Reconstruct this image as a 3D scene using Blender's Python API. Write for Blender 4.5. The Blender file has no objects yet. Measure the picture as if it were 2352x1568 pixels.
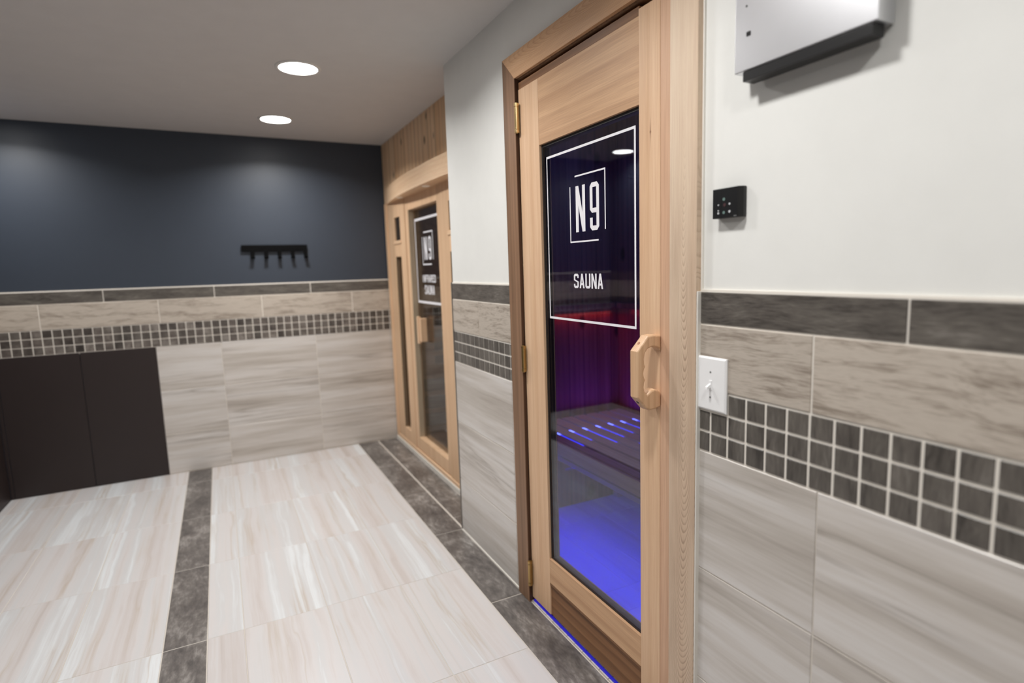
import bpy, bmesh, math, random
from mathutils import Vector, Matrix
random.seed(7)
SC = bpy.context.scene
COL = SC.collection
SC.view_settings.view_transform = 'Standard'
SC.view_settings.look = 'None'
SC.view_settings.exposure = 0.0
SC.cycles.use_denoising = True
SC.cycles.max_bounces = 10
SC.cycles.transparent_max_bounces = 16
SC.cycles.sample_clamp_indirect = 6.0
SC.cycles.caustics_reflective = False
SC.cycles.caustics_refractive = False

H = 2.225            # ceiling height
YC = 2.657           # outer corner of the sauna wall
YB = 4.444           # back wall
XL = -2.2            # left wall
XA = 0.16            # face of the infrared cabin in its alcove
YN = -1.3            # wall behind the camera

# ------------------------------------------------------------------ helpers
def lin(c):
    r = []
    for v in c[:3]:
        v = v / 255.0
        r.append(v / 12.92 if v <= 0.04045 else ((v + 0.055) / 1.055) ** 2.4)
    return (r[0], r[1], r[2], 1.0)

def box(bm, x0, x1, y0, y1, z0, z1):
    if x0 > x1: x0, x1 = x1, x0
    if y0 > y1: y0, y1 = y1, y0
    if z0 > z1: z0, z1 = z1, z0
    v = [bm.verts.new(p) for p in ((x0,y0,z0),(x1,y0,z0),(x1,y1,z0),(x0,y1,z0),(x0,y0,z1),(x1,y0,z1),(x1,y1,z1),(x0,y1,z1))]
    for f in ((0,3,2,1),(4,5,6,7),(0,1,5,4),(1,2,6,5),(2,3,7,6),(3,0,4,7)):
        bm.faces.new([v[i] for i in f])

def chip(bm, axis, face, back, a0, a1, b0, b1, ch=0.0012):
    """a tile: front face normal to axis at 'face', body to 'back', with a small chamfer round the front"""
    s = 1 if back > face else -1
    def P(d, a, b):
        if axis == 'x': return (d, a, b)
        if axis == 'y': return (a, d, b)
        return (a, b, d)
    rb = [P(back, *q) for q in ((a0,b0),(a1,b0),(a1,b1),(a0,b1))]
    rm = [P(face + s*ch, *q) for q in ((a0,b0),(a1,b0),(a1,b1),(a0,b1))]
    rf = [P(face, *q) for q in ((a0+ch,b0+ch),(a1-ch,b0+ch),(a1-ch,b1-ch),(a0+ch,b1-ch))]
    V = [[bm.verts.new(p) for p in r] for r in (rb, rm, rf)]
    for k in range(2):
        for i in range(4):
            j = (i+1) % 4
            bm.faces.new((V[k][i], V[k][j], V[k+1][j], V[k+1][i]))
    bm.faces.new(V[2])

def prism(bm, poly, axis, a, b):
    """extrude a 2D polygon along axis ('x','y','z') from a to b"""
    def P(d, q):
        if axis == 'x': return (d, q[0], q[1])
        if axis == 'y': return (q[0], d, q[1])
        return (q[0], q[1], d)
    A = [bm.verts.new(P(a, q)) for q in poly]
    B = [bm.verts.new(P(b, q)) for q in poly]
    n = len(poly)
    for i in range(n):
        j = (i+1) % n
        bm.faces.new((A[i], A[j], B[j], B[i]))
    bm.faces.new(A[::-1]); bm.faces.new(B)

def cyl(bm, c, axis, r, l0, l1, n=24, r2=None):
    if r2 is None: r2 = r
    A, B = [], []
    for i in range(n):
        t = 2*math.pi*i/n
        for (L, d, rr) in ((A, l0, r), (B, l1, r2)):
            u, w = rr*math.cos(t), rr*math.sin(t)
            if axis == 'z': p = (c[0]+u, c[1]+w, d)
            elif axis == 'y': p = (c[0]+u, d, c[2]+w)
            else: p = (d, c[1]+u, c[2]+w)
            L.append(bm.verts.new(p))
    for i in range(n):
        j = (i+1) % n
        bm.faces.new((A[i], A[j], B[j], B[i]))
    bm.faces.new(A[::-1]); bm.faces.new(B)

def ring(bm, cx, cy, r0, r1, z0, z1, n=40):
    """flat annulus with thickness; z0 is the visible underside"""
    P = []
    for i in range(n):
        t = 2*math.pi*i/n; c, s = math.cos(t), math.sin(t)
        P.append([bm.verts.new((cx+r*c, cy+r*s, z)) for r, z in ((r0,z1),(r0,z0),(r1-0.004,z0),(r1,z0+0.003),(r1,z1))])
    for i in range(n):
        j = (i+1) % n
        for k in range(4):
            bm.faces.new((P[i][k], P[i][k+1], P[j][k+1], P[j][k]))

def obj(name, bm, mat, parent=None, bev=0.0, smooth=False, seg=2):
    bmesh.ops.recalc_face_normals(bm, faces=bm.faces)
    if bev:
        ed = [e for e in bm.edges if len(e.link_faces) == 2 and e.calc_face_angle(0) > 0.5]
        bmesh.ops.bevel(bm, geom=ed, offset=bev, segments=seg, profile=0.6, affect='EDGES', clamp_overlap=True)
    off = parent_world(parent) if parent else None
    if off is None:
        pass
    else:
        bmesh.ops.translate(bm, verts=bm.verts, vec=-off)
    me = bpy.data.meshes.new(name)
    bm.to_mesh(me); bm.free()
    if smooth:
        for p in me.polygons: p.use_smooth = True
    o = bpy.data.objects.new(name, me)
    COL.objects.link(o)
    if mat: me.materials.append(mat)
    if parent: o.parent = parent
    return o

def parent_world(p):
    v = Vector((0, 0, 0))
    while p is not None:
        v += Vector(p.location); p = p.parent
    return v

def tag(o, label=None, cat=None, group=None, kind=None):
    if label: o['label'] = label
    if cat: o['category'] = cat
    if group: o['group'] = group
    if kind: o['kind'] = kind
    return o

def empty(name, loc, label, cat, group=None, kind=None):
    o = bpy.data.objects.new(name, None); COL.objects.link(o)
    o.location = loc; o.empty_display_size = 0.05
    return tag(o, label, cat, group, kind)

def dup(root, loc, label=None):
    r = root.copy(); COL.objects.link(r); r.location = loc
    if label: r['label'] = label
    for ch in list(root.children):
        c = ch.copy(); COL.objects.link(c); c.parent = r
        for g in list(ch.children):
            d = g.copy(); COL.objects.link(d); d.parent = c
    return r

NB = bmesh.new

# ------------------------------------------------------------------ materials
class NT:
    def __init__(s, name):
        s.m = bpy.data.materials.new(name); s.m.use_nodes = True
        s.t = s.m.node_tree; s.b = s.t.nodes['Principled BSDF']
    def n(s, typ, **kw):
        o = s.t.nodes.new(typ)
        for k, v in kw.items(): setattr(o, k, v)
        return o
    def l(s, a, b): s.t.links.new(a, b)
    def val(s, sock, v):
        if hasattr(v, 'is_output'): s.l(v, sock)
        else: sock.default_value = v
    def math(s, op, a, b=None, c=None):
        o = s.n('ShaderNodeMath', operation=op)
        s.val(o.inputs[0], a)
        if b is not None: s.val(o.inputs[1], b)
        if c is not None: s.val(o.inputs[2], c)
        return o.outputs[0]
    def mixc(s, f, a, b, mode='MIX'):
        o = s.n('ShaderNodeMix', data_type='RGBA', blend_type=mode)
        s.val(o.inputs[0], f); s.val(o.inputs[6], a); s.val(o.inputs[7], b)
        return o.outputs[2]
    def ramp(s, f, stops):
        o = s.n('ShaderNodeValToRGB')
        e = o.color_ramp.elements
        while len(e) < len(stops): e.new(0.5)
        for i, (p, c) in enumerate(stops):
            e[i].position = p
            e[i].color = c if len(c) == 4 else (*c, 1)
        s.l(f, o.inputs[0]); return o.outputs[0]
    def noise(s, vec, scale, detail=4, rough=0.55, dist=0.0):
        o = s.n('ShaderNodeTexNoise')
        o.inputs['Scale'].default_value = scale; o.inputs['Detail'].default_value = detail
        o.inputs['Roughness'].default_value = rough; o.inputs['Distortion'].default_value = dist
        if vec is not None: s.l(vec, o.inputs['Vector'])
        return o.outputs['Fac']
    def mapping(s, vec, scale, loc=(0,0,0)):
        o = s.n('ShaderNodeMapping')
        o.inputs['Scale'].default_value = scale; o.inputs['Location'].default_value = loc
        s.l(vec, o.inputs['Vector']); return o.outputs[0]
    def vadd(s, a, b):
        o = s.n('ShaderNodeVectorMath', operation='ADD'); s.l(a, o.inputs[0]); s.val(o.inputs[1], b); return o.outputs[0]
    def bump(s, h, strength=0.2, dist=0.002):
        o = s.n('ShaderNodeBump'); o.inputs['Strength'].default_value = strength; o.inputs['Distance'].default_value = dist
        s.l(h, o.inputs['Height']); s.l(o.outputs[0], s.b.inputs['Normal'])
    def islandvec(s, k=37.0):
        """object coordinates shifted by a random amount for every loose piece and every object"""
        tc = s.n('ShaderNodeTexCoord').outputs['Object']
        g = s.n('ShaderNodeNewGeometry').outputs['Random Per Island']
        oi = s.n('ShaderNodeObjectInfo').outputs['Random']
        r = s.math('ADD', s.math('MULTIPLY', g, k), s.math('MULTIPLY', oi, k*0.73))
        c = s.n('ShaderNodeCombineXYZ')
        s.l(r, c.inputs[0]); s.l(s.math('MULTIPLY', r, 1.7), c.inputs[1]); s.l(s.math('MULTIPLY', r, 0.61), c.inputs[2])
        return s.vadd(tc, c.outputs[0]), g, tc

def plain(name, c, rough=0.5, metal=0.0, emit=None, es=0.0, spec=0.5, bumpy=0.0):
    s = NT(name)
    col = lin(c)
    s.b.inputs['Roughness'].default_value = rough
    s.b.inputs['Metallic'].default_value = metal
    s.b.inputs['Specular IOR Level'].default_value = spec
    tc = s.n('ShaderNodeTexCoord').outputs['Object']
    f = s.noise(tc, 9, 3)
    s.l(s.mixc(f, tuple(v*0.96 for v in col[:3])+(1,), tuple(min(1, v*1.04) for v in col[:3])+(1,)), s.b.inputs['Base Color'])
    if bumpy: s.bump(s.noise(tc, 220, 3), bumpy, 0.001)
    if emit is not None:
        s.b.inputs['Emission Color'].default_value = (*emit, 1) if len(emit) == 3 else emit
        s.b.inputs['Emission Strength'].default_value = es
    return s.m

def stretch(axis, across, along):
    return tuple(along if a == axis else across for a in 'xyz')

def wood(name, axis, light, mid, dark, freq=55.0, ringmix=0.5, rough=0.5, cath=None, knots=0.0, plank=None, across='y', warp=0.02, island=True, tone=0.10, spots=(), fade=None, wander=0.0):
    """cedar / pine: growth rings (straight, or cathedral when cath=(centre across, offset, slope)) + fibres + optional knots + optional plank joints"""
    s = NT(name)
    vec, isl, tc = s.islandvec()
    if cath or not island: base = tc
    else: base = vec
    sep = s.n('ShaderNodeSeparateXYZ'); s.l(base, sep.inputs[0])
    ia = {'x': 0, 'y': 1, 'z': 2}
    A = sep.outputs[ia[axis]]; U = sep.outputs[ia[across]]
    rest = [a for a in 'xyz' if a not in (axis, across)][0]
    W = sep.outputs[ia[rest]]
    nz = s.noise(s.mapping(base, stretch(axis, 6.0, 0.8)), 1.0, 3)
    wv = s.math('MULTIPLY', s.math('SUBTRACT', nz, 0.5), warp*2)
    if cath:
        u = s.math('SUBTRACT', U, cath[0])
        if wander:
            wd = s.noise(s.mapping(base, stretch(axis, 0.0, 3.2)), 1.0, 3)
            u = s.math('ADD', u, s.math('MULTIPLY', s.math('SUBTRACT', wd, 0.5), wander))
        h = s.math('ADD', cath[1], s.math('MULTIPLY', A, cath[2]))
        r = s.math('SQRT', s.math('ADD', s.math('MULTIPLY', u, u), s.math('MULTIPLY', h, h)))
        lw_ = s.noise(s.mapping(base, stretch(axis, 9.0, 3.0)), 1.0, 2)
        r = s.math('ADD', r, s.math('ADD', wv, s.math('MULTIPLY', s.math('SUBTRACT', lw_, 0.5), warp*1.2)))
    else:
        r = s.math('ADD', s.math('ADD', U, s.math('MULTIPLY', W, 0.35)), wv)
    fr = s.math('FRACT', s.math('MULTIPLY', r, freq))
    ringc = s.ramp(fr, [(0.0, (0.05,)*3), (0.55, (0.25,)*3), (0.86, (0.95,)*3), (0.97, (0.6,)*3), (1.0, (0.05,)*3)])
    if cath:
        pat = s.noise(s.mapping(base, stretch(axis, 30.0, 4.0)), 1.0, 3)
        ringc = s.math('MULTIPLY', ringc, s.ramp(pat, [(0.3, (0.35,)*3), (0.6, (1, 1, 1))]))
    if fade:
        fm = s.n('ShaderNodeMapRange'); fm.inputs['From Min'].default_value = fade[0]; fm.inputs['From Max'].default_value = fade[1]
        fm.inputs['To Min'].default_value = 1.0; fm.inputs['To Max'].default_value = 0.12; s.l(A, fm.inputs['Value'])
        ringc = s.math('MULTIPLY', ringc, fm.outputs[0])
    fib = s.noise(s.mapping(base, stretch(axis, 420.0, 7.0)), 1.0, 2, 0.6)
    band = s.noise(s.mapping(base, stretch(axis, 22.0, 0.9)), 1.0, 3, 0.5)
    c = s.mixc(s.ramp(band, [(0.3, (0, 0, 0)), (0.7, (1, 1, 1))]), lin(light), lin(mid))
    c = s.mixc(s.math('MULTIPLY', ringc, ringmix), c, lin(dark))
    c = s.mixc(0.16, c, s.ramp(fib, [(0.3, (0.25,)*3), (0.7, (0.95,)*3)]), 'OVERLAY')
    tn = s.math('ADD', 1.0 - tone, s.math('MULTIPLY', isl, 2*tone))
    tv = s.n('ShaderNodeCombineColor')
    for i in range(3): s.l(tn, tv.inputs[i])
    c = s.mixc(1.0, c, tv.outputs[0], 'MULTIPLY')
    if knots:
        vo = s.n('ShaderNodeTexVoronoi', voronoi_dimensions='3D')
        vo.inputs['Scale'].default_value = 1.0
        s.l(s.mapping(base, stretch(axis, 7.0, 4.0)), vo.inputs['Vector'])
        k = s.ramp(vo.outputs['Distance'], [(0.0, (1, 1, 1)), (knots*0.55, (0.8,)*3), (knots, (0.0,)*3)])
        c = s.mixc(k, c, lin((62, 38, 24)))
    if spots:
        q = s.n('ShaderNodeSeparateXYZ'); s.l(tc, q.inputs[0])
        for (su, sa, ru, ra) in spots:
            du = s.math('DIVIDE', s.math('SUBTRACT', q.outputs[ia[across]], su), ru)
            da = s.math('DIVIDE', s.math('SUBTRACT', q.outputs[ia[axis]], sa), ra)
            dd = s.math('SQRT', s.math('ADD', s.math('MULTIPLY', du, du), s.math('ABSOLUTE', da)))
            c = s.mixc(s.ramp(dd, [(0.0, (0.95,)*3), (0.45, (0.75,)*3), (1.0, (0, 0, 0))]), c, lin((116, 74, 48)))
    if plank:
        pf = s.math('FRACT', s.math('DIVIDE', U if island is False else s_sep(s, tc, across), plank))
        jt = s.math('LESS_THAN', pf, 0.035)
        c = s.mixc(s.math('MULTIPLY', jt, 0.75), c, lin((58, 36, 22)))
        pid = s.math('FLOOR', s.math('DIVIDE', s_sep(s, tc, across), plank))
        wn = s.n('ShaderNodeTexWhiteNoise', noise_dimensions='1D'); s.l(pid, wn.inputs['W'])
        c = s.mixc(s.math('MULTIPLY', wn.outputs['Value'], 0.32), c, lin(mid), 'MULTIPLY')
    s.l(c, s.b.inputs['Base Color'])
    s.b.inputs['Roughness'].default_value = rough
    s.b.inputs['Specular IOR Level'].default_value = 0.35
    s.bump(s.math('ADD', s.math('MULTIPLY', fib, 0.6), s.math('MULTIPLY', ringc, 0.3)), 0.12, 0.001)
    return s.m

def s_sep(s, vec, a):
    o = s.n('ShaderNodeSeparateXYZ'); s.l(vec, o.inputs[0]); return o.outputs['xyz'.index(a)]

def veined(name, axis, stops, rough=0.3, across=9.0, along=0.9, fine=0.25, spread=0.06, vein=None, dist=0.35, bump=0.04):
    """porcelain with streaks running along axis; every tile takes another piece of the pattern"""
    s = NT(name)
    vec, isl, tc = s.islandvec()
    w = s.noise(s.mapping(vec, stretch(axis, 3.0, 1.6)), 1.0, 3)
    wc = s.n('ShaderNodeCombineXYZ')
    for i in range(3): s.l(s.math('MULTIPLY', s.math('SUBTRACT', w, 0.5), dist*0.35 if 'xyz'[i] != axis else 0.0), wc.inputs[i])
    v2 = s.vadd(vec, wc.outputs[0])
    n1 = s.noise(s.mapping(v2, stretch(axis, across, along)), 1.0, 5, 0.58)
    n2 = s.noise(s.mapping(v2, stretch(axis, across*7, along*5)), 1.0, 4, 0.6)
    f = s.math('ADD', n1, s.math('MULTIPLY', s.math('SUBTRACT', n2, 0.5), fine))
    c = s.ramp(f, [(p, lin(q)) for p, q in stops])
    if vein:
        n3 = s.noise(s.mapping(v2, stretch(axis, across*0.9, along*0.8), (5.3, 2.1, 7.7)), 1.0, 4, 0.55)
        d = s.math('ABSOLUTE', s.math('SUBTRACT', n3, 0.5))
        vm = s.ramp(d, [(0.0, (1, 1, 1)), (0.010, (0.55,)*3), (0.045, (0, 0, 0))])
        br = s.noise(s.mapping(vec, stretch(axis, 6, 1.0)), 1.0, 2)
        vm = s.math('MULTIPLY', vm, s.ramp(br, [(0.42, (0, 0, 0)), (0.62, (1, 1, 1))]))
        c = s.mixc(s.math('MULTIPLY', vm, 0.75), c, lin(vein))
    tn = s.math('ADD', 1.0 - spread, s.math('MULTIPLY', isl, 2*spread))
    tv = s.n('ShaderNodeCombineColor')
    for i in range(3): s.l(tn, tv.inputs[i])
    c = s.mixc(1.0, c, tv.outputs[0], 'MULTIPLY')
    s.l(c, s.b.inputs['Base Color'])
    s.b.inputs['Roughness'].default_value = rough
    s.bump(n2, bump, 0.001)
    return s.m

def arch_glass(name, tint, ior=1.5, rough=0.0):
    """pane: tinted see-through mixed with a mirror reflection by Fresnel"""
    s = NT(name)
    s.t.nodes.remove(s.b)
    out = [n for n in s.t.nodes if n.type == 'OUTPUT_MATERIAL'][0]
    tr = s.n('ShaderNodeBsdfTransparent'); tr.inputs[0].default_value = (*tint, 1)
    gl = s.n('ShaderNodeBsdfGlossy'); gl.inputs['Roughness'].default_value = rough
    gl.inputs['Color'].default_value = (0.95, 0.97, 1.0, 1)
    # facing angle, the same from either side of the pane
    g = s.n('ShaderNodeNewGeometry')
    dp = s.n('ShaderNodeVectorMath', operation='DOT_PRODUCT'); s.l(g.outputs['Incoming'], dp.inputs[0]); s.l(g.outputs['Normal'], dp.inputs[1])
    c = s.math('ABSOLUTE', dp.outputs['Value'])
    r0 = ((ior-1)/(ior+1))**2
    F = s.math('ADD', r0, s.math('MULTIPLY', 1-r0, s.math('POWER', s.math('SUBTRACT', 1.0, c), 5.0)))
    mx = s.n('ShaderNodeMixShader'); s.l(F, mx.inputs[0]); s.l(tr.outputs[0], mx.inputs[1]); s.l(gl.outputs[0], mx.inputs[2])
    s.l(mx.outputs[0], out.inputs['Surface'])
    return s.m

M = {}
M['wall_white'] = plain('wall paint off white', (226, 226, 222), 0.6, bumpy=0.05)
M['navy'] = plain('wall paint dark slate blue', (53, 60, 71), 0.45, bumpy=0.05)
M['ceiling'] = plain('ceiling paint', (208, 205, 203), 0.8, bumpy=0.03)
M['grout'] = plain('light grout', (230, 224, 214), 0.85)
M['grout_floor'] = plain('floor grout', (196, 189, 180), 0.85)
M['caulk'] = plain('white caulk', (226, 222, 214), 0.6)
M['floor'] = veined('floor travertine porcelain', 'y',
    [(0.24, (180, 170, 164)), (0.36, (195, 188, 185)), (0.46, (202, 198, 197)), (0.56, (198, 197, 197)), (0.66, (214, 217, 219)), (0.8, (196, 189, 187))],
    rough=0.34, across=13.0, along=0.24, fine=0.16, spread=0.02, vein=(182, 169, 156), dist=0.14)
FIELD = [(0.24, (166, 157, 149)), (0.38, (188, 181, 173)), (0.50, (202, 196, 190)), (0.62, (211, 207, 203)), (0.78, (194, 187, 180))]
M['field_y'] = veined('wall travertine porcelain along wall', 'y', FIELD, 0.3, 13.0, 0.7, 0.3, 0.03, vein=(150, 141, 132), dist=0.05)
M['field_x'] = veined('wall travertine porcelain across room', 'x', FIELD, 0.3, 13.0, 0.7, 0.3, 0.03, vein=(150, 141, 132), dist=0.05)
TAN = [(0.28, (138, 127, 115)), (0.42, (168, 157, 145)), (0.55, (188, 178, 166)), (0.75, (178, 168, 156))]
M['tan_y'] = veined('tan plank tile along wall', 'y', TAN, 0.45, 45.0, 4.5, 0.7, 0.04)
M['tan_x'] = veined('tan plank tile across room', 'x', TAN, 0.45, 30.0, 4.0, 0.6, 0.04)
DARK = [(0.28, (64, 60, 56)), (0.45, (86, 81, 76)), (0.6, (98, 93, 87)), (0.8, (118, 113, 107))]
M['dark_y'] = veined('charcoal tile along wall', 'y', DARK, 0.4, 34.0, 6.0, 0.8, 0.05)
M['dark_x'] = veined('charcoal tile across room', 'x', DARK, 0.4, 34.0, 6.0, 0.8, 0.05)
M['mosaic_y'] = veined('charcoal mosaic along wall', 'z', DARK, 0.35, 22.0, 5.0, 0.6, 0.17)
M['mosaic_x'] = veined('charcoal mosaic across room', 'z', [(0.28, (62, 56, 53)), (0.5, (92, 85, 80)), (0.7, (122, 116, 110))], 0.35, 6.0, 6.0, 0.5, 0.38)
M['dark_floor'] = veined('charcoal floor tile', 'y', [(0.25, (74, 70, 68)), (0.42, (94, 89, 86)), (0.54, (109, 104, 100)), (0.66, (132, 127, 123)), (0.8, (162, 158, 153))], 0.36, 9.0, 4.5, 0.7, 0.05)
M['dark_panel'] = plain('dark stained panel', (40, 30, 29), 0.5)
M['stone'] = veined('pale stone threshold', 'y', [(0.3, (170, 160, 150)), (0.5, (192, 184, 176)), (0.7, (206, 200, 193))], 0.4, 14, 6, 0.5, 0.05)
# cedar
M['cedar_v'] = wood('cedar vertical grain', 'z', (216, 181, 149), (201, 163, 129), (170, 128, 94), 30, 0.13, 0.5, across='y', warp=0.02, spots=((-0.712, 1.610, 0.004, 0.006), (-0.712, 1.612, 0.0022, 0.05)))
M['cedar_rail'] = wood('cedar horizontal grain', 'y', (200, 162, 126), (184, 146, 112), (138, 98, 66), 17, 0.30, 0.5, across='z', warp=0.012)
M['cedar_rail_dark'] = wood('cedar horizontal grain, brown', 'y', (146, 106, 74), (120, 84, 56), (82, 54, 34), 26, 0.5, 0.5, across='z', warp=0.03)
M['cedar_head'] = wood('cedar head casing', 'y', (210, 170, 134), (194, 152, 114), (152, 108, 74), 300, 0.42, 0.5, cath=(2.03, 0.06, 0.09), across='z', warp=0.006)
M['cedar_cath'] = wood('cedar flat sawn', 'z', (212, 190, 167), (196, 170, 146), (112, 86, 66), 900, 0.6, 0.5, cath=(1.058-1.955, -0.1045, 0.055), across='y', warp=0.006, fade=(1.30, 1.60), wander=0.045)
M['cedar_brown'] = wood('cedar dark brown', 'z', (144, 111, 86), (114, 86, 64), (76, 55, 40), 40, 0.3, 0.5, across='y', warp=0.03)  # even brown, darker than the other casing boards
M['cedar_red'] = wood('cedar reddish', 'z', (203, 166, 138), (190, 151, 123), (160, 118, 90), 40, 0.15, 0.5, across='y')
M['cedar_handle'] = wood('cedar handle', 'z', (218, 182, 147), (201, 162, 126), (158, 118, 84), 150, 0.35, 0.38, across='y', warp=0.006)
M['plank_v'] = wood('knotty cedar planks', 'z', (244, 214, 180), (226, 190, 150), (160, 116, 80), 13, 0.45, 0.5, across='y', warp=0.05, knots=0.13, plank=0.125)
M['hem_v'] = wood('hemlock vertical', 'z', (226, 190, 156), (212, 174, 138), (182, 140, 104), 40, 0.25, 0.45, across='y', warp=0.02)
M['hem_h'] = wood('hemlock horizontal', 'y', (230, 197, 164), (218, 181, 146), (188, 146, 108), 40, 0.2, 0.45, across='z', warp=0.02)
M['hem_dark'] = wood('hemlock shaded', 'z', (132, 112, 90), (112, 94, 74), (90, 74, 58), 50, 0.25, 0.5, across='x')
M['hem_side'] = wood('hemlock bleached', 'z', (196, 180, 156), (178, 160, 136), (150, 130, 106), 50, 0.25, 0.5, across='x')
M['pine_y'] = wood('knotty pine boards side', 'z', (196, 130, 92), (170, 104, 70), (120, 70, 44), 30, 0.4, 0.6, across='x', warp=0.04, knots=0.2, plank=0.09)
M['pine_x'] = wood('knotty pine boards back', 'z', (196, 130, 92), (170, 104, 70), (120, 70, 44), 30, 0.4, 0.6, across='y', warp=0.04, knots=0.2, plank=0.09)
M['bench'] = wood('bench slats', 'y', (214, 186, 160), (196, 166, 138), (150, 120, 92), 40, 0.3, 0.55, across='x')
M['cabin_in'] = wood('cabin lining', 'y', (176, 138, 102), (152, 116, 84), (110, 82, 58), 20, 0.3, 0.6, across='z')
M['shade_strip'] = plain('painted hinge side shade', (74, 48, 30), 0.6)  # shade on the casing's inner edge, put into the strip's colour
M['brass'] = plain('polished brass', (232, 204, 150), 0.22, 1.0)
M['brass_dull'] = plain('aged brass', (186, 156, 104), 0.32, 1.0)
M['black'] = plain('black plastic', (20, 20, 21), 0.35)
M['black_matte'] = plain('black powder coat', (7, 7, 8), 0.8, spec=0.1)
M['gasket'] = plain('black gasket', (22, 21, 22), 0.5)
M['heater'] = plain('black heater mesh', (18, 18, 19), 0.6)
M['shadow_gap'] = plain('dark gap', (30, 20, 14), 0.8)
M['steel'] = plain('brushed steel', (222, 223, 226), 0.36, 1.0)
M['edge_metal'] = plain('grey corner profile', (122, 116, 110), 0.4, 0.4)
M['white_plastic'] = plain('white plastic', (238, 238, 238), 0.3)
M['decal'] = plain('white vinyl lettering', (236, 234, 238), 0.5, emit=None)
M['screw'] = plain('screw slot grey', (150, 150, 150), 0.35, 0.6)
M['wood_plug'] = plain('wood plug', (150, 98, 56), 0.5)
M['light_ring'] = plain('white light trim', (226, 224, 220), 0.4)
M['lens'] = plain('lit diffuser', (255, 255, 255), 0.4, emit=(1.0, 0.98, 0.95), es=20.0)
M['gap_glow_bright'] = plain('blue gap glow', (20, 30, 200), 0.4, emit=(0.10, 0.14, 1.0), es=9.0)
M['gap_glow_dim'] = plain('blue gap glow, dim', (20, 30, 160), 0.4, emit=(0.03, 0.04, 1.0), es=2.6)
M['leak_glow'] = plain('blue light leak', (10, 10, 120), 0.5, emit=(0.02, 0.012, 0.42), es=0.7)
M['led_strip'] = plain('led strip housing', (180, 180, 185), 0.4)
M['key_white'] = plain('white key icon', (190, 192, 194), 0.4, emit=(0.8, 0.85, 0.9), es=0.03)
M['key_green'] = plain('green key icon', (104, 128, 122), 0.4)
M['key_red'] = plain('red key icon', (70, 44, 46), 0.4)
M['glass_main'] = arch_glass('clear door pane', (0.74, 0.74, 0.78), 1.62)
M['glass_ir'] = arch_glass('bronze tinted pane', (0.74, 0.72, 0.69), 1.5)
M['spot_lens'] = plain('small downlight lens', (235, 225, 210), 0.3, emit=(1, 0.9, 0.78), es=0.08)

# ------------------------------------------------------------------ the setting
def tiles(bm, axis, face, back, a0, a1, b0, b1, pa, pb, oa, ob, g=0.003, clip=0.006):
    """cut the rectangle a0..a1 x b0..b1 into tiles of pitch pa x pb, with joints passing through oa and ob"""
    def cuts(lo, hi, p, o):
        k = math.ceil((lo - o)/p - 1e-6); c = [lo]
        while o + k*p < hi - 1e-6:
            if o + k*p > lo + clip: c.append(o + k*p)
            k += 1
        if hi - c[-1] < clip: c.pop()
        c.append(hi); return c
    A = cuts(a0, a1, pa, oa); B = cuts(b0, b1, pb, ob)
    for i in range(len(A)-1):
        for j in range(len(B)-1):
            chip(bm, axis, face, back, A[i]+g/2, A[i+1]-g/2, B[j]+g/2, B[j+1]-g/2)

T0, T1, T2, T3, R1, R2 = 1.2376, 1.1623, 1.0094, 0.8594, 0.563, 0.270
DY0, DY1 = 1.085, 1.932      # rough opening of the sauna door
DZ = 1.978

# floor: grout bed, pale field tile, charcoal border tile
bm = NB(); box(bm, XL, 1.3, YN, YB+0.1, -0.06, -0.0015)
floor = obj('floor', bm, M['grout_floor']); tag(floor, 'pale travertine look tile floor with charcoal border strip along the wall', 'floor', kind='structure')
bm = NB(); tiles(bm, 'z', 0, -0.01, -1.13, -0.146, YN, YB, 0.295, 0.625, -0.42, 1.667, 0.0028)
tiles(bm, 'z', 0, -0.01, XL, -1.27, YN, YB, 0.295, 0.625, -1.27, 1.667, 0.0028)
obj('field_tile', bm, M['floor'], floor)
bm = NB()
tiles(bm, 'z', 0, -0.01, -0.146, -0.003, YN, YC, 2, 0.672, -0.146, 1.981, 0.0045)
tiles(bm, 'z', 0, -0.01, -0.146, 0.003, YC, YB, 2, 0.575, -0.146, YC, 0.0045)
tiles(bm, 'z', 0, -0.01, 0.009, 0.152, YC, YB, 2, 0.50, 0.009, 2.81, 0.0045)
tiles(bm, 'z', 0, -0.01, -1.27, -1.13, YN, YB, 2, 0.625, -1.27, 1.667, 0.0045)
obj('border_tile', bm, M['dark_floor'], floor)
bm = NB(); tiles(bm, 'z', 0, -0.01, 0.13, 0.95, 0.95, 2.62, 0.30, 0.61, 0.1, 1.2, 0.003)
obj('sauna_floor_tile', bm, M['floor'], floor)

bm = NB(); box(bm, XL, 1.3, YN, YB+0.1, H, H+0.08)
tag(obj('ceiling', bm, M['ceiling']), 'flat matte ceiling with round recessed lights', 'ceiling', kind='structure')

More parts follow.
